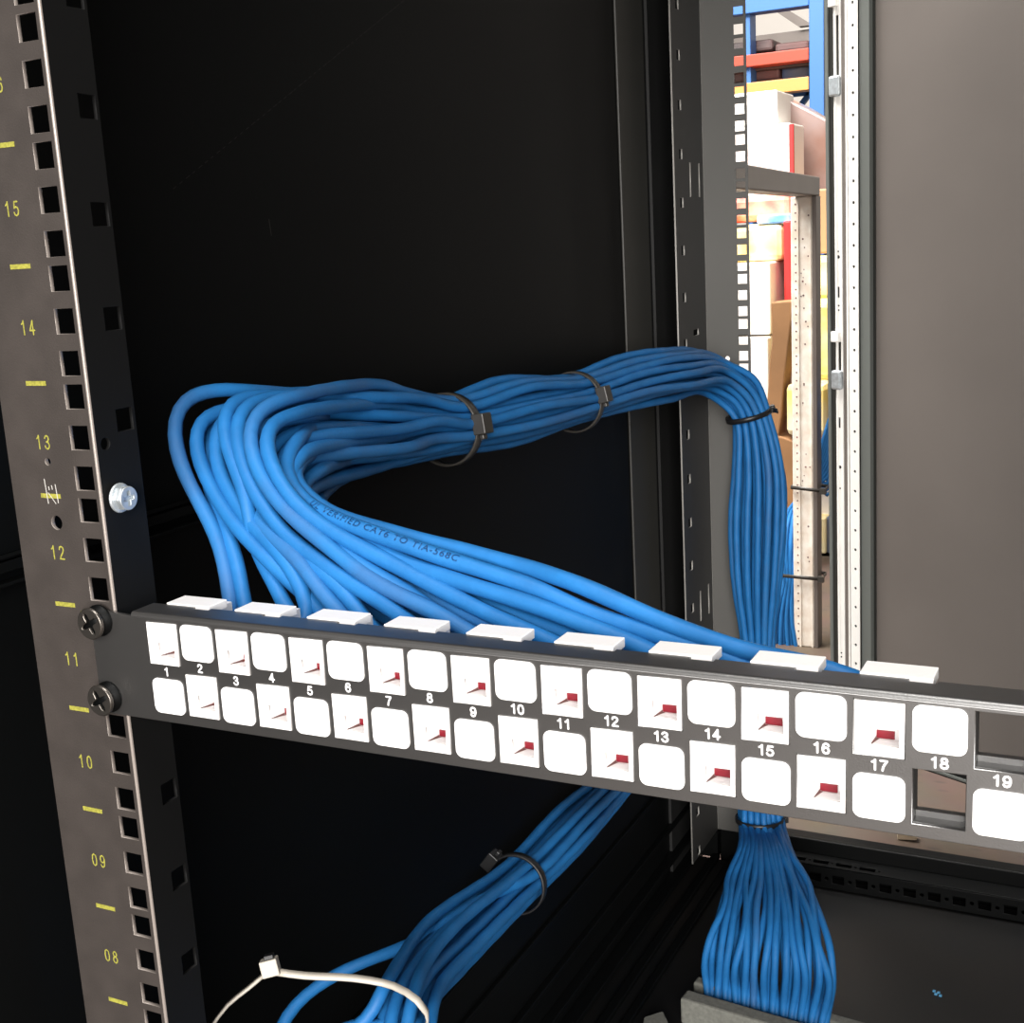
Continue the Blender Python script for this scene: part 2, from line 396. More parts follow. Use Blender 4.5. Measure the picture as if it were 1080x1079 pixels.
# fine scratch on the side panel
mb = MB()
mb = MB(); a, b = Vector((-59.9, 150, 210)), Vector((-59.9, 388, 330))
for i in range(46):
    t = i/46; p = a.lerp(b, t); q = a.lerp(b, t+.008+.008*random.random())
    mb.add([p, q, q+Vector((0, 0, .25)), p+Vector((0, 0, .25))], [(0, 1, 2, 3)])
mb.build('scratch', 'door_dark', cab)
mb = MB(); p = Vector((-59.9, 224.6, 195)); mb.add([p, p+Vector((0, .9, -9)), p+Vector((0, 1.4, -9)), p+Vector((0, .6, 0))], [(0, 1, 2, 3)])
mb.build('scratch', 'door_dark', cab)
# zinc bolt through the front rail flange
bo = Vector((17.0, 10.8, 86.3))
bt = MB().lathe(bo, (1, 0, 0), [(0, 0), (0, 5.9), (.8, 5.9), (1.2, 5.3), (1.2, 0)])
hexp = [(5.0*math.cos(i*math.pi/3), 5.0*math.sin(i*math.pi/3)) for i in range(6)]
MBo = frame(bo, (0, 1, 0), (1, 0, 0), (0, 0, 1))
bt.prism(hexp, 1.2, 4.0, MBo)
bolt = bevel(bt.build('bolt', 'zinc', cab), .3)
w = .75
cross = [(w, w), (w, 2.8), (-w, 2.8), (-w, w), (-2.8, w), (-2.8, -w), (-w, -w), (-w, -2.8), (w, -2.8), (w, -w), (2.8, -w), (2.8, w)]
plate('bolt_head', circ(0, 0, 4.7, 24), [cross], 1.0, frame(bo+Vector((4.5, 0, 0)), (0, 1, 0), (0, 0, 1), (1, 0, 0)), 'zinc', bolt, .3)

# --- rear door, swung open behind the cabinet
H = Vector((530, 880, 0)); du = Vector((-.8985, .439, 0)); dn = Vector((-.439, -.8985, 0))   # dn faces the camera side
lean = .0085
def MD(off=0): return frame(H+dn*off+Vector((0, 0, 0)), du-Vector((0, 0, 0)), -dn, (0, 0, 1))
def dbox(u0, u1, d0, d1, z0, z1):              # u measured from the hinge, d towards the viewer
    mb = MB(); vs = []
    for u in (u0, u1):
        for d in (d0, d1):
            for z in (z0, z1): vs.append(H+du*(u+(z-0)*lean)+dn*d+Vector((0, 0, z)))
    return mb.add(vs, [(0, 1, 3, 2), (4, 6, 7, 5), (0, 4, 5, 1), (2, 3, 7, 6), (0, 2, 6, 4), (1, 5, 7, 3)])
ZT, ZB = 500, -440
door = dbox(0, 478, -2, 0, ZB, ZT).build('rear_door', 'door_paint', cab)
tag(door, 'open rear door with taupe inner face and bright edge strips')
def dpart(name, m, *a, bv=.3):
    o = dbox(*a).build(name, m, door)
    return bevel(o, bv) if bv else o
dpart('door_stiffener', 'door_dark', 476, 479, 0, 1, ZB, ZT, bv=0)
dpart('door_stiffener', 'door_grey', 479, 492, 0, 7, ZB, ZT)
# perforated bright strip
ps = [(497.5+0, z) for z in range(-430, 500, 23)]
M2 = frame(H+dn*9, du, (0, 0, 1), dn)
M2 = M2 @ Matrix(((1, lean, 0, 0), (0, 1, 0, 0), (0, 0, 1, 0), (0, 0, 0, 1)))
plate('perforated_strip', rect(492.5, 505, ZB, ZT), [circ(498.5, z+6, 1.75, 12) for z in range(-430, 485, 23)], 1, M2, 'door_strip', door)
dpart('perforated_strip_backing', 'door_dark', 492.5, 505, 5, 6, ZB, ZT, bv=0)
dpart('door_stiffener', 'door_strip', 507, 509, 0, 9, ZB, ZT, bv=0)
dpart('door_stiffener', 'door_paint', 509, 516, 0, 6, ZB, ZT)
# lock strip in pieces, leaving the rod exposed where the rod guides are
for z0, z1 in ((395, 500), (50, 330), (-340, 3), (ZB, -380)):
    dpart('lock_strip', 'door_strip', 517, 527, 4, 6, z0, z1)
for z0, z1 in ((330, 395), (3, 50), (-380, -340)):
    dpart('lock_strip', 'door_strip', 517, 519.5, 4, 6, z0, z1)
dpart('door_stiffener', 'door_dark', 516, 538, 0, 1, ZB, ZT, bv=0)
dpart('door_stiffener', 'door_grey', 537, 541, -2, 3, ZB, ZT)
rod = MB(); pr = lambda z: H+du*(524.5+z*lean)+dn*6+Vector((0, 0, z))
rod.cyl(pr(-400), pr(420), 1.6, 10).build('latch_rod', 'door_strip', door)
for z in (333, 12, -402): dpart('rod_guide', 'zinc', 517, 531, 3, 11, z-22, z, bv=2.5)
for z in (410, 50, -350): dpart('rod_guide', 'door_strip', 520, 531, 3, 10, z-6, z+6, bv=1)
hh = MB()
for z, l in ((100, 12), (-48, 12)):
    hh.add([p for p in dbox(521, 523, 6, 6.2, z-l/2, z+l/2).v], [(0, 1, 3, 2), (4, 6, 7, 5), (0, 4, 5, 1), (2, 3, 7, 6), (0, 2, 6, 4), (1, 5, 7, 3)])
for z in (139, 145, 85, 80, -100, -125, -330, -325):
    hh.cyl(H+du*(522+z*lean)+dn*5.9+Vector((0, 0, z)), H+du*(522+z*lean)+dn*6.25+Vector((0, 0, z)), 1.9 if z in (139, -100) else 1.0, 12)
hh.build('strip_hole', 'dark_recess', door)
dpart('door_bottom_channel', 'dark_recess', 2, 476, 0, 3, ZB, ZB+30, bv=0)
for z in (ZB+3, ZB+14, ZB+27): dpart('door_bottom_fold', 'door_grey', 2, 476, 0, 6, z, z+3)

# ================================================================== patch panel
pp = empty('patch_panel', (241, 0, 22), 'black one unit patch panel with numbered ports screwed across the cabinet front', 'patch panel')
X0, PX, JW, JH, ZTp, ZBp = 40.97, 16.78, 14.33, 16.78, 32.16, 12.66
def jc(n): return X0+PX*(n-1), (ZTp if n % 2 else ZBp)
ph = []
for n in range(1, 25):
    x, z = jc(n); ph.append(rect(x-JW/2-.1, x+JW/2+.1, z-JH/2-.1, z+JH/2+.1))
plate('faceplate', [(4.5, .4), (5, 0), (478, 0), (478, 42), (26, 42), (5.0, 43.6), (4.5, 43.2)], ph, 1.8, XZ(.9), 'panel_paint', pp, .25)
# rounded top fold, top flange with notches, bottom flange
def fold(sz, zb):
    mb = MB(); prof = []
    for i in range(7):
        a = i/6*math.pi/2; prof.append((1.7-1.7*math.cos(a), zb+sz*1.7*math.sin(a)))
    vs = [Vector((x, y, z)) for x in (26, 478) for y, z in prof]
    mb.add(vs, [(i, i+1, 7+i+1, 7+i) for i in range(6)], True); return mb
fold(1, 42.0).build('top_fold', 'panel_paint', pp)
fl = [(26, 1.7), (478, 1.7), (478, 13)]
for n in range(23, 0, -2):
    x, _ = jc(n); fl += [(x+14.2, 13), (x+14.2, 10.8), (x+6.2, 10.8), (x+6.2, 13)]
fl += [(26, 13)]
plate('top_flange', fl, [], 1.6, frame((0, 0, 42.9), (1, 0, 0), (0, 1, 0), (0, 0, 1)), 'panel_paint', pp, .15)
plate('bottom_flange', rect(5, 478, 1.8, 13), [], 1.4, frame((0, 0, .75), (1, 0, 0), (0, 1, 0), (0, 0, 1)), 'panel_paint', pp, .15)
# frame lips behind the empty openings
for n in range(18, 25):
    x, z = jc(n); mb = MB()
    mb.box(x-JW/2-1.2, x-JW/2-.1, 1.8, 9, z-JH/2-.5, z+JH/2+.5); mb.box(x+JW/2+.1, x+JW/2+1.2, 1.8, 9, z-JH/2-.5, z+JH/2+.5)
    mb.box(x-JW/2, x+JW/2, 1.8, 8, z-JH/2-1.2, z-JH/2-.1)
    mb.box(x-JW/2, x+JW/2, 5.5, 8, z-JH/2-.1, z-JH/2+1.8)
    mb.build('port_lip', 'panel_paint', pp)
for n in range(1, 25):
    x, z = jc(n)
    lz = 10.9 if n % 2 else 33.9
    poly = rrect(x, lz, 15.0, 14.1, 2.6)
    MB().prism(poly, -.45, .05).build('port_label_tile', 'label_white', pp)
    nz = 20.9 if n % 2 else 23.95
    digits('port_number', str(n), 3.75, .66, frame((x, 0, nz), (1, 0, 0), (0, 0, 1), (0, -1, 0)), 'ink_white', pp, xs=.95, gap=.76)

def cage_screw(z, label):
    o = empty('cage_screw', (9.7, 0, z), label, 'screw', 'cage screws holding the patch panel')
    MB().lathe((9.7, 0, z), (0, -1, 0), [(-.0, 0), (0, 6.4), (1.0, 6.4), (1.3, 5.7), (4.8, 5.5), (4.8, 0)]).build('screw_collar', 'cabinet_black', o)
    hd = MB().lathe((9.7, 0, z), (0, -1, 0), [(4.2, 5.4), (4.4, 6.3), (5.2, 6.5), (5.6, 6.2)]).build('screw_head', 'screw_black', o)
    pts = []
    for i in range(24):
        a = i*math.pi/12+.5; r = (4.9, 3.6, 2.0, 1.6, 2.0, 3.6)[i % 6]; pts.append((r*math.cos(a), r*math.sin(a)))
    MH = frame((9.7, -5.3, z), (1, 0, 0), (0, 0, 1), (0, -1, 0))
    plate('head_rim', circ(0, 0, 6.2, 30), [pts], 1.2, MH, 'screw_black', hd, .3)
    MB().lathe((9.7, -4.75, z), (0, 1, 0), [(0, 5), (.5, 3), (.9, 0)]).build('cross_recess', 'screw_black', hd)
    return o
cage_screw(39.0, 'upper black cross-head cage screw at the left end of patch panel')
cage_screw(7.3, 'lower black cross-head cage screw at the left end of patch panel')

# ================================================================== network jacks (local origin at the port centre)
def jack_proto():
    o = empty('network_jack', (0, 0, 0))
    w, h = JW/2-.05, JH/2-.05
    rx = lambda f: -w+2*w*f; rz_ = lambda f: h-2*h*f
    plate('jack_front', rect(-w, w, -h, h), [[(rx(.33), rz_(.81)), (rx(.90), rz_(.81)), (rx(.90), rz_(.46)), (rx(.33), rz_(.46))]], 1.2, XZ(.05), 'white_plastic', o, .1)
    MB().box(-w+.4, w-.4, 9.6, 34, -h+.2, h-.6).build('jack_body', 'white_plastic', o)
    xa, xb, za, zb, zc, y0_, y1_ = rx(.33), rx(.90), rz_(.46), rz_(.81), rz_(.90), .5, 9.3
    tn = MB()
    tn.add([(xa, y0_, za), (xb, y0_, za), (xb, y0_, zb), (xa, y0_, zb), (xa, y1_, za), (xb, y1_, za), (xb, y1_, zc), (xa, y1_, zc)],
           [(0, 1, 5, 4), (1, 2, 6, 5), (2, 3, 7, 6), (3, 0, 4, 7), (4, 5, 6, 7)])
    tn.build('jack_opening', 'opening_white', o)
    MB().box(rx(.335), rx(.70), 8.7, 9.25, rz_(.885), rz_(.74)).build('jack_tongue', 'slot_red', o)
    cr = MB(); e_ = .06
    cr.add([(xa+.02, .6, zb+e_), (xa+.25, .6, zb+e_), (xa+.95, 8.7, zc+e_+.08), (xa+.02, 8.7, zc+e_+.08), (xa+.02, 8.7, zc+.9), (xa+.02, .6, zb+.2)], [(0, 1, 2, 3), (0, 3, 4, 5)])
    cr.build('jack_edge_shade', 'crease_shade', o)  # shade along the floor and left wall edge, laid in as colour
    MB().prism([(rx(.31), rz_(.33)), (rx(.52), rz_(.355)), (rx(.52), rz_(.365)), (rx(.31), rz_(.338))], -.6, -.5).build('shutter_crease', 'wood_chip', o)
    return o
def cap(o):
    mb = MB()
    mb.box(-8.3, 12.9, 13.05, 24, 8.7, 12.1)
    return bevel(mb.build('jack_cap', 'white_plastic', o, True), .3)
prof_j = jack_proto()
def copy_tree(o, parent=None):
    c = o.copy(); col.objects.link(c); c.parent = parent
    for ch in o.children: copy_tree(ch, c)
    return c
for n in range(1, 18):
    x, z = jc(n)
    o = prof_j if n == 17 else copy_tree(prof_j)
    if n == 17: last = o
    o.location = Vector((x, 0, z))*S
    if n % 2: cap(o)
    tag(o, 'white network jack clipped into the opening directly %s the printed number %d' % ('above' if n % 2 else 'below', n), 'network jack', 'network jacks in the patch panel')

# ================================================================== cables
CR = 3.3
def centre_frames(P, u0=(0, 0, 1)):
    pts = catmull(P, 8); T, U = transport(pts, u0); return pts, T, U
# upper bundle + rear drop
st = [(onX(385, 458, -10), 1.5), (onX(428, 455, -12), 1.22), (onX(472, 453, -12), 1.0), (onX(540, 437, -12), 1.22), (onX(606, 424, -12), 1.02),
      (onX(660, 407, -11), 1.18), (onX(705, 398, -6), 1.25), (onY(748, 398, 835), 1.2), (onY(777, 416, 862), 1.1), (onY(789, 438, 868), 1.02),
      (onY(795, 490, 870), 1.4), (onY(794, 550, 868), 1.6), (onY(794, 615, 866), 1.35), (onY(797, 680, 866), .9), (onY(800, 760, 860), .85), (onY(801, 864, 850), 1.0)]
def bundle_frames(st, u0):
    P = [p for p, _ in st]; fine = []; idx = []
    T = []
    for i in range(len(P)): T.append((P[min(i+1, len(P)-1)]-P[max(i-1, 0)]).normalized())
    u = Vector(u0); F = []
    for i, t in enumerate(T):
        u = (u-t*u.dot(t)).normalized(); F.append((P[i], u.copy(), t.cross(u), st[i][1]))
    return F
F1 = bundle_frames(st, (0, 0, 1))
def hexslots(n, d):
    c = []
    for i in range(-5, 6):
        for j in range(-5, 6): c.append((d*(i+j*.5), d*j*.866))
    c.sort(key=lambda p: (p[0]-.3)**2+(p[1]-.2)**2)
    return c[:n]
N1 = 24
slots = hexslots(N1, 6.95)
slots.sort(key=lambda p: -p[0])                       # first = top of the bundle
# paths from the jacks to the start of the bundle: pixel traces of the photographed loops at their own depth
loops = {
 1: [(247, 652, 42), (243, 628, 45), (237, 592, 52), (222, 550, 60), (200, 512, 66), (186, 475, 72), (182, 443, 80), (195, 421, 92), (225, 411, 108), (262, 412, 128), (300, 415, 155)],
 2: [(261, 655, 42), (257, 632, 46), (249, 590, 54), (238, 558, 62), (226, 528, 70), (217, 497, 80), (216, 468, 90), (226, 450, 102), (248, 440, 116), (285, 436, 140)],
 3: [(332, 660, 42), (325, 635, 45), (312, 607, 48), (290, 578, 54), (262, 550, 60), (242, 520, 68), (227, 485, 78), (227, 455, 88), (245, 437, 104), (275, 428, 124), (310, 428, 155)],
 4: [(360, 668, 44), (345, 648, 46), (320, 626, 48), (295, 602, 50), (268, 576, 54), (243, 547, 60), (222, 513, 68), (208, 480, 76), (206, 453, 84), (218, 438, 94), (240, 432, 108), (280, 430, 135)],
 5: [(312, 662, 42), (300, 636, 46), (284, 606, 52), (268, 572, 58), (259, 520, 62), (246, 488, 70), (236, 457, 78), (237, 433, 88), (252, 421, 102), (280, 417, 122), (318, 420, 150)],
 6: [(368, 655, 40), (350, 640, 42), (330, 610, 46), (305, 580, 52), (280, 560, 58), (262, 530, 68), (252, 500, 80), (256, 470, 92), (275, 452, 108), (305, 442, 130), (335, 440, 155)],
 7: [(440, 662, 40), (420, 647, 42), (400, 634, 44), (342, 596, 50), (300, 563, 56), (270, 522, 62), (254, 485, 70), (249, 455, 80), (255, 432, 92), (280, 420, 112), (318, 418, 142)],
 8: [(395, 668, 42), (375, 640, 44), (350, 610, 48), (320, 590, 52), (295, 560, 60), (280, 525, 72), (278, 495, 85), (290, 470, 100), (318, 455, 124), (350, 450, 150)],
 9: [(500, 672, 40), (468, 650, 42), (400, 617, 46), (362, 589, 50), (325, 559, 54), (296, 533, 58), (275, 503, 64), (263, 472, 70), (264, 446, 80), (278, 430, 92), (305, 420, 112), (345, 417, 140)],
 10: [(520, 680, 44), (470, 655, 44), (430, 625, 48), (385, 600, 50), (345, 570, 56), (318, 545, 62), (300, 515, 72), (296, 490, 84), (305, 472, 98), (330, 462, 120), (362, 458, 150)],
 11: [(610, 690, 42), (560, 668, 44), (500, 640, 48), (430, 603, 52), (380, 577, 54), (330, 548, 57), (303, 520, 60), (286, 492, 66), (279, 465, 74), (287, 447, 86), (310, 437, 104), (345, 432, 132)],
 12: [(620, 700, 46), (560, 672, 48), (500, 652, 50), (450, 632, 54), (400, 605, 58), (355, 572, 62), (325, 545, 68), (305, 520, 78), (302, 500, 88), (315, 487, 104), (345, 478, 128)],
 13: [(705, 695, 42), (640, 668, 44), (560, 637, 48), (480, 612, 52), (420, 590, 56), (360, 560, 60), (325, 532, 65), (305, 508, 72), (300, 487, 82), (312, 467, 96), (340, 452, 120), (370, 447, 145)],
 14: [(700, 705, 48), (620, 676, 50), (540, 648, 54), (470, 625, 58), (410, 604, 60), (365, 580, 66), (335, 556, 72), (318, 530, 82), (318, 512, 94), (335, 498, 112), (365, 488, 138)],
 15: [(800, 708, 42), (760, 692, 44), (700, 672, 47), (630, 650, 50), (560, 618, 53), (485, 594, 55), (420, 572, 56), (370, 554, 58), (332, 537, 63), (310, 516, 72), (306, 498, 80), (318, 480, 94), (345, 468, 118)],
 16: [(840, 722, 48), (780, 705, 48), (700, 684, 52), (620, 660, 55), (540, 632, 58), (470, 608, 62), (410, 590, 66), (360, 568, 70), (330, 545, 78), (322, 525, 90), (340, 508, 110), (372, 495, 135)],
 17: [(920, 722, 42), (875, 706, 42), (800, 690, 43), (735, 670, 46), (670, 643, 50), (612, 617, 53), (550, 597, 60), (475, 575, 64), (420, 561, 66), (375, 551, 68), (338, 536, 70), (316, 515, 73), (309, 500, 82), (318, 486, 95), (345, 476, 118)],
}
# the extra strands of the bundle, whose cut ends lie behind the patch panel
spare_loops = [
 [(560, 690, 60), (500, 662, 60), (440, 640, 62), (390, 622, 64), (340, 592, 68), (300, 562, 74), (275, 528, 84), (268, 495, 98), (282, 470, 118), (320, 455, 150)],
 [(480, 690, 62), (430, 662, 62), (380, 632, 64), (335, 600, 68), (300, 575, 72), (272, 545, 80), (256, 510, 92), (252, 478, 106), (268, 455, 122), (305, 445, 150)],
 [(660, 705, 60), (600, 682, 60), (530, 655, 62), (470, 640, 64), (410, 618, 68), (360, 592, 74), (326, 562, 82), (308, 532, 94), (310, 508, 108), (335, 494, 132)],
 [(760, 722, 60), (700, 698, 60), (620, 672, 62), (540, 645, 64), (470, 622, 68), (410, 600, 72), (365, 582, 80), (338, 556, 92), (330, 532, 106), (350, 514, 128)],
 [(430, 690, 66), (400, 662, 66), (372, 640, 66), (340, 615, 68), (305, 590, 74), (278, 560, 84), (262, 520, 98), (266, 485, 114), (290, 462, 136), (325, 452, 160)],
 [(600, 712, 66), (550, 690, 66), (490, 662, 66), (440, 640, 70), (390, 618, 74), (345, 590, 82), (318, 560, 92), (300, 525, 106), (305, 500, 122), (335, 486, 146)],
 [(860, 725, 58), (800, 712, 58), (730, 695, 58), (650, 672, 60), (570, 645, 62), (500, 622, 66), (440, 604, 70), (385, 582, 76), (350, 556, 86), (338, 535, 100), (355, 518, 122)],
]
paths = []
for n in range(1, 18):
    x, z = jc(n); L = [p for i, p in enumerate(loops[n]) if not (i > 6 and p[0] > 338)]
    first = onY(*L[0])
    P = [Vector((x, 33, z-2)), Vector((x+(first.x-x)*.35, 40, min(z, first.z-4)))]+[onY(*p) for p in L]
    paths.append((n, P))
for k, L in enumerate(spare_loops):
    L = [(a_+4, b_+4, c_+8) for i, (a_, b_, c_) in enumerate(L) if not (i > 6 and a_ > 338)]
    f = onY(*L[0]); paths.append((100+k, [f+Vector((20, 6, -22)), f+Vector((9, 3, -9))]+[onY(*p) for p in L]))
# match loops to slots by how high they arrive
paths.sort(key=lambda a: -a[1][-1].z)
# fan at the foot of the bundle
N2 = 14; NA = N1+N2
allslots = hexslots(NA, 6.75)
inner = list(range(NA))
def fan(px_t, rowd):
    """points from the low tie to the floor opening; px_t 0..1 left to right, rowd = layer depth"""
    lv = [(895, 781, 834, 790, 4), (925, 771, 849, 738, 6), (955, 758, 862, 694, 8), (985, 748, 872, 664, 12), (1014, 745, 877, 646, 22)]
    out = []; amp = random.uniform(0, 6); ph0 = random.uniform(0, 6.28)
    for i, (py, l, r, yy, ex) in enumerate(lv):
        j = (amp*math.sin(ph0+i*1.3)+random.uniform(-2.5, 2.5)) if 0 < i < 5 else 0
        out.append(onY(l+(r-l)*px_t+j, py+ex*px_t, yy+rowd*(2 if i < 1 else 1)))
    q = onZ(747+(869-747)*px_t, 1044+38*px_t, -486); t_ = (Vector((0, rowd*.35, 0)))
    q += t_; out.append(q); out.append(q+Vector((0, -1, -24))); out.append(q+Vector((0, -1, -50)))
    return out
fr_tie = F1[-1]
# order the bundle members across the picture at the low tie, then lay the fan accordingly
def cam_x(p): return (p-C0).dot(RT)/(p-C0).dot(FW)
tie_pts = []
R_n = {}
sl_w = [fr_tie[0]+fr_tie[1]*a+fr_tie[2]*b for a, b in allslots]
order = sorted(range(NA), key=lambda i: cam_x(sl_w[i]))
fan_pts = {}
for rank, i in enumerate(order):
    fan_pts[i] = (fan((rank+random.uniform(-.35, .35))/(NA-1), (rank % 3-1)*7.0))
# upper members take the slots nearest to their own position in the smaller bundle
avail = list(range(NA)); assign = []
for k in range(N1):
    a, b = slots[k]
    j = min(avail, key=lambda i: (allslots[i][0]-a)**2+(allslots[i][1]-b)**2); avail.remove(j); assign.append(j)
jitter = lambda s: (random.uniform(-s, s), random.uniform(-s, s))
def make_cable(P, mname, label, group):
    pts = catmull(P, 5.5)
    # light smoothing
    for _ in range(3):
        pts = [pts[0]]+[(pts[i-1]+pts[i]*2+pts[i+1])/4 for i in range(1, len(pts)-1)]+[pts[-1]]
    o = tube(MB(), pts, CR, 10, .03).build('network_cable', mname, None)
    tag(o, label, 'network cable', group)
    return o, pts
random.seed(21)
order_c = {}
for k, (n, P) in enumerate(paths):
    a0, b0 = slots[k]
    Q = list(P); ph_ = random.uniform(0, 6)
    for s, (c, u, v, sc_) in enumerate(F1[:-1]):
        big = sc_ > 1.05
        ja, jb = jitter(2.6 if big else .5)
        if 9 <= s: w_ = .3
        else: w_ = 1
        p_ = c+u*(a0*sc_+ja*w_)+v*(b0*sc_+jb*w_)
        if n in (101, 106) and 9 < s < 14:          # two strands bow away from the drop
            g_ = (6, 9, 6, 1)[s-10]*(1.2 if n == 101 else .5); tg = (c-F1[9][0])
            p_ = c+RT*(g_+(20, 21, 20, 14)[s-10])+Vector((0, -3 if n == 101 else 3, 0))
        Q.append(p_)
    j = assign[k]; c, u, v, sc_ = F1[-1]
    Q.append(c+u*allslots[j][0]+v*allslots[j][1])
    Q += fan_pts[j]
    if n < 100:
        lab = 'blue network cable plugged into the back of the jack at port number %d' % n
        o, pts = make_cable(Q, 'cable_blue_scuffed' if n in (1, 6, 9, 12) else 'cable_blue', lab, 'network cables of the upper bundle')
        order_c[n] = (o, pts)
    else:
        make_cable(Q, 'cable_blue', 'blue network cable in the upper bundle looping behind the patch panel', 'spare network cables of the upper bundle')
# printed jacket text on the cable that crosses above the panel
o17, pts17 = order_c[15]
L = [0]
for i in range(1, len(pts17)): L.append(L[-1]+(pts17[i]-pts17[i-1]).length)
def at_len(s):
    for i in range(1, len(L)):
        if L[i] >= s:
            t = (s-L[i-1])/(L[i]-L[i-1]); return pts17[i-1].lerp(pts17[i], t), (pts17[i]-pts17[i-1]).normalized()
# find the arc length seen at photo x = 330 and 490
def px_of(p): d = p-C0; return 540+CF*d.dot(RT)/d.dot(FW)
sa = sb = None
for i in range(1, len(pts17)):
    x = px_of(pts17[i])
    if L[i] < 420:
        if sb is None and x < 492: sb = L[i]
        if sa is None and x < 332: sa = L[i]
if sa and sb:
    me = text_mesh('UL VERIFIED CAT6 TO TIA-568C', 3.9, 0, 1.0, 1.15)
    xs = [v.co.x for v in me.vertices]; x0, x1 = min(xs), max(xs)
    for v in me.vertices:
        f = (v.co.x-x0)/(x1-x0); s = sa+(sb-sa)*f; p, t = at_len(s); t = -t
        tocam = (C0-p); tocam = (tocam-t*tocam.dot(t)).normalized(); side = tocam.cross(t)
        if side.z < 0: side = -side
        ang = (v.co.y+.2)/CR+.35
        v.co = (p+(tocam*math.cos(ang)+side*math.sin(ang))*(CR*1.07))*S
    me.materials.clear(); me.materials.append(MATS['cable_ink'])
    ot = bpy.data.objects.new('printed_text', me); col.objects.link(ot); ot.parent = o17

# lower bundle: joins the drop above the low tie, runs forward and ends in a coil below the panel
lst = [(onF(415, 1120, 600), 1.15), (onF(420, 1075, 612), 1.1), (onF(436, 1038, 645), 1.0), (onF(470, 998, 710), 1.15), (onF(545, 932, 820), .95),
       (onF(600, 876, 900), 1.1), (onF(636, 840, 985), .95), (onF(668, 808, 1050), .85), (onF(712, 784, 1105), .8), (onF(765, 768, 1165), .8)]
F2 = bundle_frames(lst, (0, 0, 1))
ls = hexslots(N2, 6.9)
random.seed(5)
for k in range(N2):
    a0, b0 = ls[k]; Q = []
    loose = (k == 13)
    if loose:
        Q += [onF(286, 1120, 655), onF(293, 1085, 662), onF(312, 1058, 670), (onF(345, 1033, 680)), onF(385, 1014, 688), onF(428, 998, 700), onF(468, 975, 722), onF(505, 950, 760)]
    for s, (c, u, v, sc_) in enumerate(F2):
        if loose and s < 4: continue
        ja, jb = jitter(1.6 if sc_ > 1.05 else .3)
        Q.append(c+u*(a0*sc_*1.15+ja)+v*(b0*sc_*1.15+jb))
    j = avail[k]; c, u, v, sc_ = F1[-1]
    Q.append(c+u*allslots[j][0]+v*allslots[j][1]+Vector((0, 0, 24))); Q.append(c+u*allslots[j][0]+v*allslots[j][1])
    Q += fan_pts[j]
    if not loose:                                   # turn back under the frame
        e = Q[0]; Q = [e+Vector((60+a0*1.5, 10+b0, -30+a0)), e+Vector((32+a0, -2+b0*.6, -42)), e+Vector((8, -6, -26))]+Q
        if k % 3 == 0:                               # a few leave the coil to the left
            Q[2] = onF(372-k*3, 1100, 600); Q[1] = onF(340-k*3, 1135, 590); Q[0] = onF(320-k*3, 1165, 580)
            Q[3] = onF(402-k*1.5, 1078, 608)
    make_cable(Q, 'cable_blue', 'blue network cable curving away alone on the left of the lower bundle' if loose else 'blue network cable in the lower bundle that slants down below the patch panel',
               None if loose else 'network cables of the lower bundle')

# ================================================================== cable ties
def ring_tie(c, u, v, ra, rb, label, headang, mt='tie_black', tilt=(0, 0), tail=None, w=4.4, hs=1.0, group=None):
    t = u.cross(v).normalized()
    o = empty('cable_tie', c, label, 'cable tie', group)
    n = 40; pts = []; wd = []
    for i in range(n):
        a = 2*math.pi*i/n
        pts.append(c+u*math.cos(a)*ra+v*math.sin(a)*rb+t*(tilt[0]*math.cos(a)+tilt[1]*math.sin(a))); wd.append(t)
    ribbon(MB(), pts, wd, w, 1.3, True).build('strap', mt, o)
    a = headang*D2R; p = c+u*math.cos(a)*(ra+2.2)+v*math.sin(a)*(rb+2.2)+t*(tilt[0]*math.cos(a)+tilt[1]*math.sin(a))
    N = (u*math.cos(a)+v*math.sin(a)).normalized(); T = t.cross(N)
    M = frame(p, T, t, N)
    hd = MB().box(-4.2*hs, 4.2*hs, -3.8*hs, 3.8*hs, -2.6*hs, 3.0*hs, M); hd.box(4.2*hs, 6.4*hs, -2.6, 2.6, -1.6, 1.2, M)
    bevel(hd.build('tie_head', mt, o), .6)
    if tail: ribbon(MB(), [p+T*(4.5+i*4)+N*(i*tail/5) for i in range(5)], [t]*5, w*.9, 1.1).build('tie_tail', mt, o)
    return o
def fr(F, k): c, u, v, s = F[k]; return c, u, v
R1 = 6.95*5.6/2+CR*.45
def angle_to_cam(c, u, v, extra=0):
    d = (C0-c).normalized(); return math.degrees(math.atan2(d.dot(v), d.dot(u)))+extra
c, u, v = fr(F1, 2); ring_tie(c, u, v, R1+1.3, R1+1.3, 'dark grey cable tie round the upper bundle, nearest the front loops', angle_to_cam(c, u, v), 'tie_grey', hs=1.5, w=7.5)
c, u, v = fr(F1, 4); ring_tie(c, u, v, R1+1.6, R1+1.6, 'dark grey cable tie midway along the upper bundle', angle_to_cam(c, u, v), 'tie_grey', hs=1.45, w=7)
c, u, v = fr(F1, 9); d = RT-u.cross(v)*RT.dot(u.cross(v)); ring_tie(c, u, v, R1*1.05, R1*1.05, 'black cable tie where the upper bundle turns down the rear rail', math.degrees(math.atan2(RT.dot(v), RT.dot(u))), 'tie_black', tilt=(0, 0), tail=2, w=5)
c, u, v = fr(F1, 15); RA = 6.75*math.sqrt(NA/.9069)/2+CR*.8
ring_tie(c, u, v, RA, RA, 'black cable tie gathering the bundle just under the patch panel', math.degrees(math.atan2(RT.dot(v), RT.dot(u))), 'tie_black', w=5)
RL = 6.9*1.12*math.sqrt(N2/.9069)/2+CR*.9+1.2
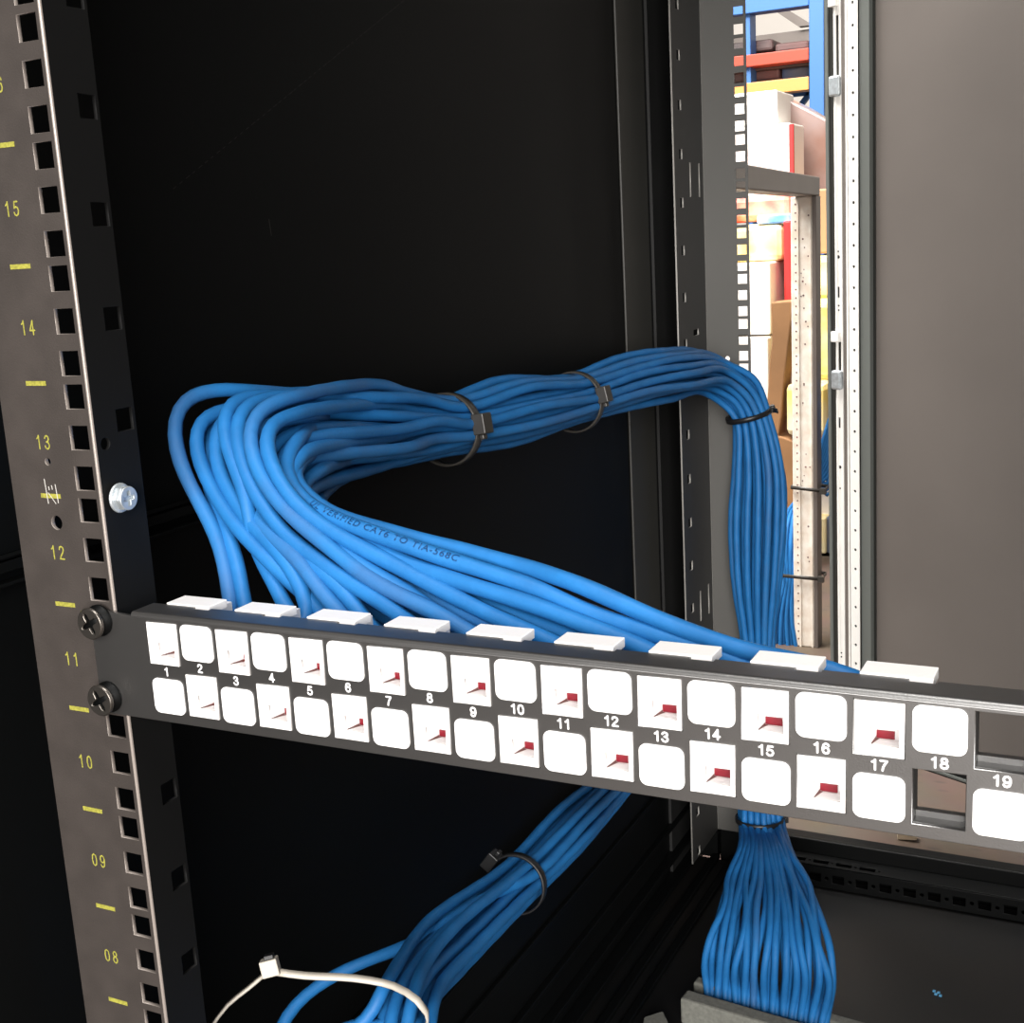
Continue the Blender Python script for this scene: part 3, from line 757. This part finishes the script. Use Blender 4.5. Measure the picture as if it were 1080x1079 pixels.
c, u, v = fr(F2, 4); ring_tie(c, u, v, RL, RL, 'black cable tie round the lower slanting bundle', math.degrees(math.atan2((-RT+UP*.7).dot(v), (-RT+UP*.7).dot(u))), 'tie_black', hs=1.4, w=6)
# the long pale tie hanging loose round the front of the lower bundle
lt = empty('cable_tie', onF(285, 1020, 600), 'pale cable tie with long loose tail at the bottom left', 'cable tie')
h = onF(285, 1020, 600)
pp_ = catmull([h+Vector((2, 0, -2)), onF(320, 1029, 600), onF(375, 1032, 600), onF(415, 1040, 598), onF(440, 1055, 590), onF(450, 1068, 590), onF(448, 1085, 600), onF(430, 1098, 640)], 5)
ribbon(MB(), pp_, [UP.lerp(FW, .45).normalized()]*len(pp_), 3.4, 1.1).build('strap', 'tie_pale', lt)
pt = catmull([h+Vector((-2, 0, -3)), onF(262, 1042, 598), onF(240, 1060, 596), onF(222, 1084, 594)], 5)
ribbon(MB(), pt, [UP.lerp(FW, .7).normalized()]*len(pt), 2.6, 1.1).build('tie_tail', 'tie_pale', lt)
Mh = frame(h, RT, FW, UP) @ Matrix.Rotation(-.25, 4, 'Y')
bevel(MB().box(-4.2, 4.2, -3, 3, -4, 4, Mh).build('tie_head', 'tie_pale', lt), .5)
bevel(MB().box(-1.5, 3, -2, 2, 4, 6, Mh).build('tie_pawl', 'tie_black', lt), .3)

# ================================================================== foam round the cable opening, small scraps
fs = empty('foam_gasket', (110, 620, -505), 'grey foam gasket around the cable opening in the cabinet floor', 'foam strip')
A = onZ(725, 1043, -480); B = onZ(861, 1082, -480); ex = (B-A); ex.z = 0; ex.normalize(); ey = Vector((-ex.y, ex.x, 0))
Mfo = frame(A, ex, ey, (0, 0, 1))
bevel(MB().box(0, 190, -16, 0, -24.8, 0, Mfo).build('front_strip', 'foam_grey', fs), 2)
bevel(MB().box(-2, 215, 16, 28, -24.8, -3, Mfo).build('rear_strip', 'foam_grey', fs), 2)
ww = onZ(692, 1085, -500)
fo = MB(); A = onZ(699, 1066, -488); fo.add([A, A+Vector((22, -30, 0)), A+Vector((-4, -46, 0)), A+Vector((-12, -14, 0)), A+Vector((0, 0, -16)), A+Vector((22, -30, -16)), A+Vector((-4, -46, -16)), A+Vector((-12, -14, -16))],
   [(0, 3, 2, 1), (4, 5, 6, 7), (0, 1, 5, 4), (1, 2, 6, 5), (2, 3, 7, 6), (3, 0, 4, 7)])
tag(bevel(fo.build('foam_offcut', 'foam_grey', None), 1), 'pale foam offcut lying at the bottom edge left of the gasket', 'foam piece')
s = onZ(987, 1048, -503.9); mb = MB()
for a, b in ((0, 0), (2, 3), (-2, 4), (4, -1)): mb.box(s.x+a-1.3, s.x+a+1.3, s.y+b-1.2, s.y+b+1.2, -505, -503.4)
tag(bevel(mb.build('plastic_scrap', 'blue_scrap', None), .4), 'tiny scrap of light blue plastic on the black cabinet floor', 'scrap')

# ================================================================== the warehouse behind
GZ = -560
def struct(o): o['kind'] = 'structure'; return o
struct(MB().box(-9000, 9000, -7000, 9000, GZ-20, GZ).build('floor', 'tread_ground', None))
struct(MB().box(-9000, 9000, -7000, 9000, 4200, 4220).build('ceiling', 'roof_sheet', None))
struct(MB().box(-9000, 9000, 9000, 9030, GZ, 4200).build('wall_back', 'carton_white', None))
p = onZ(957, 885, GZ)
chip = MB(); chip.prism([(-11, 0), (12, 3), (12, 9), (-11, 10)], -6, 6, frame(p, (1, 0, 0), (0, 1, 0), (0, 0, 1)))
tag(bevel(chip.build('wood_offcut', 'wood_chip', None), 1), 'small pale wooden offcut on the ground behind the cabinet', 'wood piece')

# free-standing galvanised frame
gf = empty('steel_frame', (-150, 1800, GZ), 'galvanised steel frame with upright post and square tube beam behind the cabinet', 'steel frame')
y0 = 1800
xl, xr = onY(835, 400, y0).x, onY(857.5, 400, y0).x
zt = onY(850, 207, y0).z
post = MB(); post.box(xl, xr, y0, y0+30, GZ, zt)
bevel(post.build('post', 'galvanised', gf), 2)
mb = MB(); mb.box(xl+11, xl+14, y0-2.5, y0, GZ, zt-5); mb.box(xr-4, xr-2, y0-1.5, y0, GZ, zt-5)
mb.build('post_rib', 'galvanised', gf)
mb = MB()
for i in range(60): mb.cyl((xl+8.5, y0-.4, zt-12-i*14), (xl+8.5, y0+.5, zt-12-i*14), 1.5, 8)
for i in range(26):
    x = random.uniform(xl+17, xr-6); z = random.uniform(GZ+150, zt-30); mb.cyl((x, y0-.4, z), (x, y0+.5, z), random.uniform(.8, 1.8), 8)
mb.build('post_hole', 'grey_dark', gf)
bdir = Vector((-.085, 1, 0)); zt2 = onY(850, 187, y0).z
ex = Vector((1, .085, 0)).normalized(); Mb = frame((xr+6, y0+30, 0), ex, bdir.normalized(), (0, 0, 1))
bevel(MB().box(-38, 0, -750, 0, zt, zt2, Mb).build('beam', 'galv_tube', gf), 2)
bevel(MB().box(0, 8, y0, y0+30, 0, 1).build('joint_plate', 'galv_tube', gf), .2) if 0 else None
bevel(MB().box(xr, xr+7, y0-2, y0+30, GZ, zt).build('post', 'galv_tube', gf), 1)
bevel(MB().box(xl-8-560*0, xr, y0-752, y0-722, GZ, zt, Matrix.Translation((60, 0, 0))).build('post', 'galvanised', gf), 2)
# blue cables tied to the post
gc = 'network cables tied to the galvanised post'
random.seed(3)
for k in range(11):
    q = (k-5)/5
    P = [onY(905+k*2, 380+k*4, y0+90), onY(884, 418+k*7, y0+70), onY(871+q*2, 462+k*6, y0+55), onY(858+q*3, 512, y0+48+q*3), onY(838+q*6, 538, y0+40), onY(832+q*9, 570+k, y0+12), onY(833+q*5, 607, y0+6),
         onY(828+q*9, 650, y0+2), onY(829+q*16, 700, y0), onY(828+q*22, 770, y0), onY(825+q*26, 830, y0+5)]
    P = [p if i < 4 else p+Vector((0, (k % 3)*5, 0)) for i, p in enumerate(P)]
    o = tube(MB(), catmull(P, 15), 4.0, 8).build('network_cable', 'cable_blue', None)
    tag(o, 'blue network cable wrapped round the galvanised post outside the cabinet', 'network cable', gc)
for (pxl, pxr, py, lb) in ((834, 868, 515, 'thin dark cable tie high on the galvanised post, above its mate'), (824, 866, 608, 'thin dark cable tie lower on the galvanised post, round the blue cables')):
    a = onY(pxl, py-1, y0-6); b = onY(pxr, py+3, y0-6)
    o = empty('cable_tie', a, lb, 'cable tie', 'cable ties on the galvanised post')
    pts = [a+Vector((0, 26, 0)), a, b, b+Vector((0, 40, 0)), a+Vector((0, 62, 0)), a+Vector((-3, 40, 0))]
    ribbon(MB(), pts, [Vector((0, 0, 1))]*6, 6, 1.6, True).build('strap', 'tie_grey', o)
    MB().box(b.x-5, b.x+5, b.y-4, b.y+4, b.z-5, b.z+5).build('tie_head', 'tie_grey', o)

# goods: boxes at Y ~ 2600, given by the corner seen and their real depth
def goods(name, px0, px1, pyt, pyb, y, depth, m, label, cat, group=None, ang=0, bv=4, xleft=None, sub=None):
    pm = (max(px0, 790)+min(px1, 875))/2
    a = Vector((onY(px0, pyt, y).x, y, onY(pm, pyt, y).z)); b = Vector((onY(px1, pyb, y).x, y, max(GZ, onY(pm, pyb, y).z)))
    cx, cz = b.x, b.z; w_ = b.x-a.x; h_ = a.z-b.z
    M = frame((cx, y, cz), (math.cos(ang), math.sin(ang), 0), (-math.sin(ang), math.cos(ang), 0), (0, 0, 1))
    o = bevel(MB().box(-w_, 0, 0, depth, 0, h_, M).build(name, m, None), bv)
    if label: tag(o, label, cat, group)
    return o
c1 = goods('carton', 700, 820, 96, 131, 2600, 150, 'carton_white', 'pale carton at the top of the stack under the orange beam', 'carton')
c2 = goods('carton', 690, 834, 131, 232, 2560, 130, 'carton_white', 'large pale carton with red edge below the topmost carton', 'carton')
e = onY(834, 131, 2560); e2 = onY(834, 232, 2560)
MB().box(e.x-3, e.x+6, 2556, 2566, e2.z, e.z).build('red_tape', 'red_edge', c2)
fm = MB()
pts = [(820, 97), (838, 108), (858, 118), (880, 130), (900, 150), (900, 240), (836, 240), (836, 135), (822, 130)]
A3 = [onY(x, y, 2720) for x, y in pts]; A4 = [p_+Vector((-40, 500, 0)) for p_ in A3]; n_ = len(pts)
fm.add(A3+A4, [tuple(range(n_)), tuple(range(2*n_-1, n_-1, -1))]+[(i, i+n_, (i+1) % n_+n_, (i+1) % n_) for i in range(n_)])
tag(bevel(fm.build('wrapped_pallet_load', 'wrap_film_shade', None), 6), 'pallet load in clear wrap, coloured as its shaded side, right of the pale cartons', 'pallet load')
def sack(px0, px1, pyt, pyb, y, m, label, depth=260, cat='sack', group=None):
    o = goods('sack', px0, px1, pyt, pyb, y, depth, m, label, cat, group, bv=14)
    return o
sack(705, 834, 205, 233, 2480, 'sack_red', 'red printed sack on top of the pile below the tube beam')
goods('packet', 798, 834, 226, 236, 2452, 25, 'tape_blue', 'blue and white printed packet lying between red sacks', 'packet')
sack(700, 826, 236, 276, 2450, 'sack_yellow', 'yellow printed sack beneath the blue and white packet')
goods('red_board', 826, 835, 233, 330, 2440, 120, 'red_edge', 'narrow bright red board standing left of the post', 'board')
goods('carton', 690, 813, 277, 353, 2400, 500, 'carton_white', 'white carton beneath the yellow sack, upper of two', 'carton')
goods('carton', 690, 811, 356, 428, 2380, 520, 'carton_white', 'white carton beneath another white one, touching its thin brown seam', 'carton')
goods('carton', 690, 803, 430, 712, 2390, 500, 'carton_kraft', 'brown carton standing on the ground under the white cartons', 'carton')
# brown leaning board
def poly(name, pts, y, d, m, label, cat, bv=3):
    A = [onY(px, py, y) for px, py in pts]; B = [p_+Vector((0, d, 0)) for p_ in A]; n = len(A); mb = MB()
    mb.add(A+B, [tuple(range(n)), tuple(range(2*n-1, n-1, -1))]+[(i, i+n, (i+1) % n+n, (i+1) % n) for i in range(n)])
    return tag(bevel(mb.build(name, m, None), bv), label, cat)
poly('cardboard_roll', [(813, 319), (837, 317), (833, 350), (827, 400), (824, 440), (821, 460), (828, 462), (838, 466), (838, 600), (806, 600), (804, 500), (808, 440), (811, 388), (814, 360)], 2300, 60, 'carton_brown', 'tall brown cardboard sheet leaning left of the galvanised post', 'cardboard')
sack(828, 870, 405, 461, 2290, 'sack_yellow', 'cream and yellow sack hanging beside the brown cardboard', 90)
sack(833, 900, 318, 402, 2360, 'sack_yellow', 'yellow sack seen on both sides of the post, above the cream one', 120)
goods('carton', 838, 905, 200, 268, 2500, 500, 'carton_kraft', 'reddish brown carton right of the post below the beam', 'carton')
sack(850, 905, 270, 318, 2480, 'sack_yellow', 'pale yellow sack right of the post under the brown carton', 200)
sack(850, 905, 402, 470, 2440, 'sack_red', 'red and pink sack low on the right of the post', 200)
goods('carton', 850, 912, 472, 545, 2500, 400, 'carton_white', 'white carton on the right of post at the blue cables', 'carton')
goods('carton', 850, 871, 546, 592, 2460, 300, 'sack_yellow', 'narrow orange yellow carton right of the post', 'carton')
goods('carton', 871, 905, 546, 592, 2470, 300, 'rack_goods', 'grey carton beside the narrow orange yellow one', 'carton')
goods('carton', 800, 905, 594, 632, 2490, 400, 'carton_white', 'white carton low behind the post', 'carton')
goods('carton', 852, 905, 633, 690, 2440, 300, 'carton_kraft', 'light brown carton at the foot of the goods right of the post', 'carton')
goods('carton', 760, 836, 600, 652, 2350, 300, 'carton_kraft', 'brown carton seen low between the blue cables and the post', 'carton')
# pallet rack farther back, parallel to the cabinet front
pr = empty('pallet_rack', (-1400, 4500, GZ), 'blue pallet rack with orange and red beams in the warehouse', 'pallet rack')
Y4 = 4500
def rbox(name, px0, px1, pyt, pyb, y, d, m, xa=None, xb=None, za=None, zb=None):
    a = onY(px0, pyt, y); b = onY(px1, pyb, y); pm = (max(px0, 788)+px1)/2; a.z = onY(pm, pyt, y).z; b.z = onY(pm, pyb, y).z
    return bevel(MB().box(a.x if xa is None else xa, b.x if xb is None else xb, y, y+d, b.z if zb is None else zb, a.z if za is None else za).build(name, m, pr), 3)
xA = onY(786, 50, Y4).x; xB = onY(853, 50, Y4).x
rbox('upright', 784, 792, 0, 90, Y4, 80, 'rack_blue', za=3000, zb=GZ)
rbox('upright', 853, 869, 0, 90, Y4-60, 120, 'rack_blue', za=3000, zb=GZ)
for nm, t, b, mm in (('beam', 84, 98, 'rack_orange'), ('beam', 54, 67, 'rack_red'), ('beam', -6, 10, 'rack_blue')):
    rbox(nm, 700, 853, t, b, Y4-20, 70, mm)
rbox('shelf_deck', 700, 853, 67, 72, Y4+60, 900, 'grey_dark')
mb = MB(); a = onY(852, 96, Y4+500); b = onY(826, 130, Y4+500)
mb.add([a, a+Vector((25, 0, 0)), b+Vector((30, 0, 0)), b]+[q_+Vector((0, 25, 0)) for q_ in (a, a+Vector((25, 0, 0)), b+Vector((30, 0, 0)), b)], [(0, 1, 2, 3), (7, 6, 5, 4), (0, 4, 5, 1), (1, 5, 6, 2), (2, 6, 7, 3), (3, 7, 4, 0)])
a = onY(822, 99, Y4+500); b = onY(853, 97, Y4+500); mb.box(a.x, b.x, Y4+500, Y4+525, b.z-12, b.z+12)
mb.build('brace', 'rack_blue', pr)
def rg(px0, px1, pyt, pyb, y, d, m, label):
    a = onY(px0, pyt, y); b = onY(px1, pyb, y); pm = (max(px0, 788)+px1)/2; a.z = onY(pm, pyt, y).z; b.z = onY(pm, pyb, y).z
    tag(bevel(MB().box(a.x, b.x, y, y+d, b.z, a.z).build('stored_load', m, None), 10), label, 'stored goods', 'loads on the pallet rack')
rg(700, 822, 68, 84, Y4+100, 600, 'grey_dark', 'dark red load between the red and orange beams')
rg(824, 853, 70, 84, Y4+110, 600, 'rack_goods', 'blue grey load between the red and orange beams')
rg(700, 815, 42, 54, Y4+90, 600, 'grey_dark', 'dark load resting above the red beam on the left')
rg(817, 853, 44, 54, Y4+100, 600, 'grey_dark', 'dark load resting above the red beam on the right')
# roof girder
gd = MB(); a = onY(700, 46, 6500); b = onY(870, 33, 6500)
gd.box(a.x, b.x+400, 6500, 6580, b.z-40, b.z+20)
a = onY(812, 8, 6450); b = onY(842, 28, 6450)
gd.add([a, a+Vector((60, 0, 0)), b+Vector((70, 0, 0)), b]+[q_+Vector((0, 60, 0)) for q_ in (a, a+Vector((60, 0, 0)), b+Vector((70, 0, 0)), b)], [(0, 1, 2, 3), (7, 6, 5, 4), (0, 4, 5, 1), (1, 5, 6, 2), (2, 6, 7, 3), (3, 7, 4, 0)])
tag(gd.build('roof_girder', 'galv_tube', None), 'grey roof girder under the corrugated warehouse ceiling', 'girder')

# ================================================================== light
w = bpy.data.worlds.new('world'); sc.world = w; w.use_nodes = True
w.node_tree.nodes['Background'].inputs[0].default_value = (1, .97, .93, 1); w.node_tree.nodes['Background'].inputs[1].default_value = .3
def area(name, loc, tgt, sx, sy, power, colr=(1, .97, .93)):
    l = bpy.data.lights.new(name, 'AREA'); l.shape = 'RECTANGLE'; l.size = sx; l.size_y = sy; l.energy = power; l.color = colr
    o = bpy.data.objects.new(name, l); col.objects.link(o); o.location = Vector(loc)*S
    d = (Vector(tgt)-Vector(loc)).normalized(); o.rotation_euler = d.to_track_quat('-Z', 'Y').to_euler(); return o
area('front_key_light', (1500, -3100, 800), (100, 150, 0), 2.2, 2.4, 215)  # added key light from behind the camera, for panel, jacks and cables
area('top_fill_light', (500, -900, 3400), (250, 0, 0), 1.2, 1.2, 70)  # added from above to brighten the jack caps and the front floor
area('rear_fill_light', (-1300, 1100, 3300), (-500, 2600, -100), 2.0, 1.6, 420)  # added over the rear area to brighten the fronts of the goods
area('high_bay_lamp', (-1200, 3000, 3600), (-1400, 5200, 800), 1.5, 1.5, 110)

sc.view_settings.view_transform = 'Standard'; sc.view_settings.look = 'None'
sc.view_settings.exposure = 0.5; sc.view_settings.gamma = 1; sc.view_settings.use_curve_mapping = False
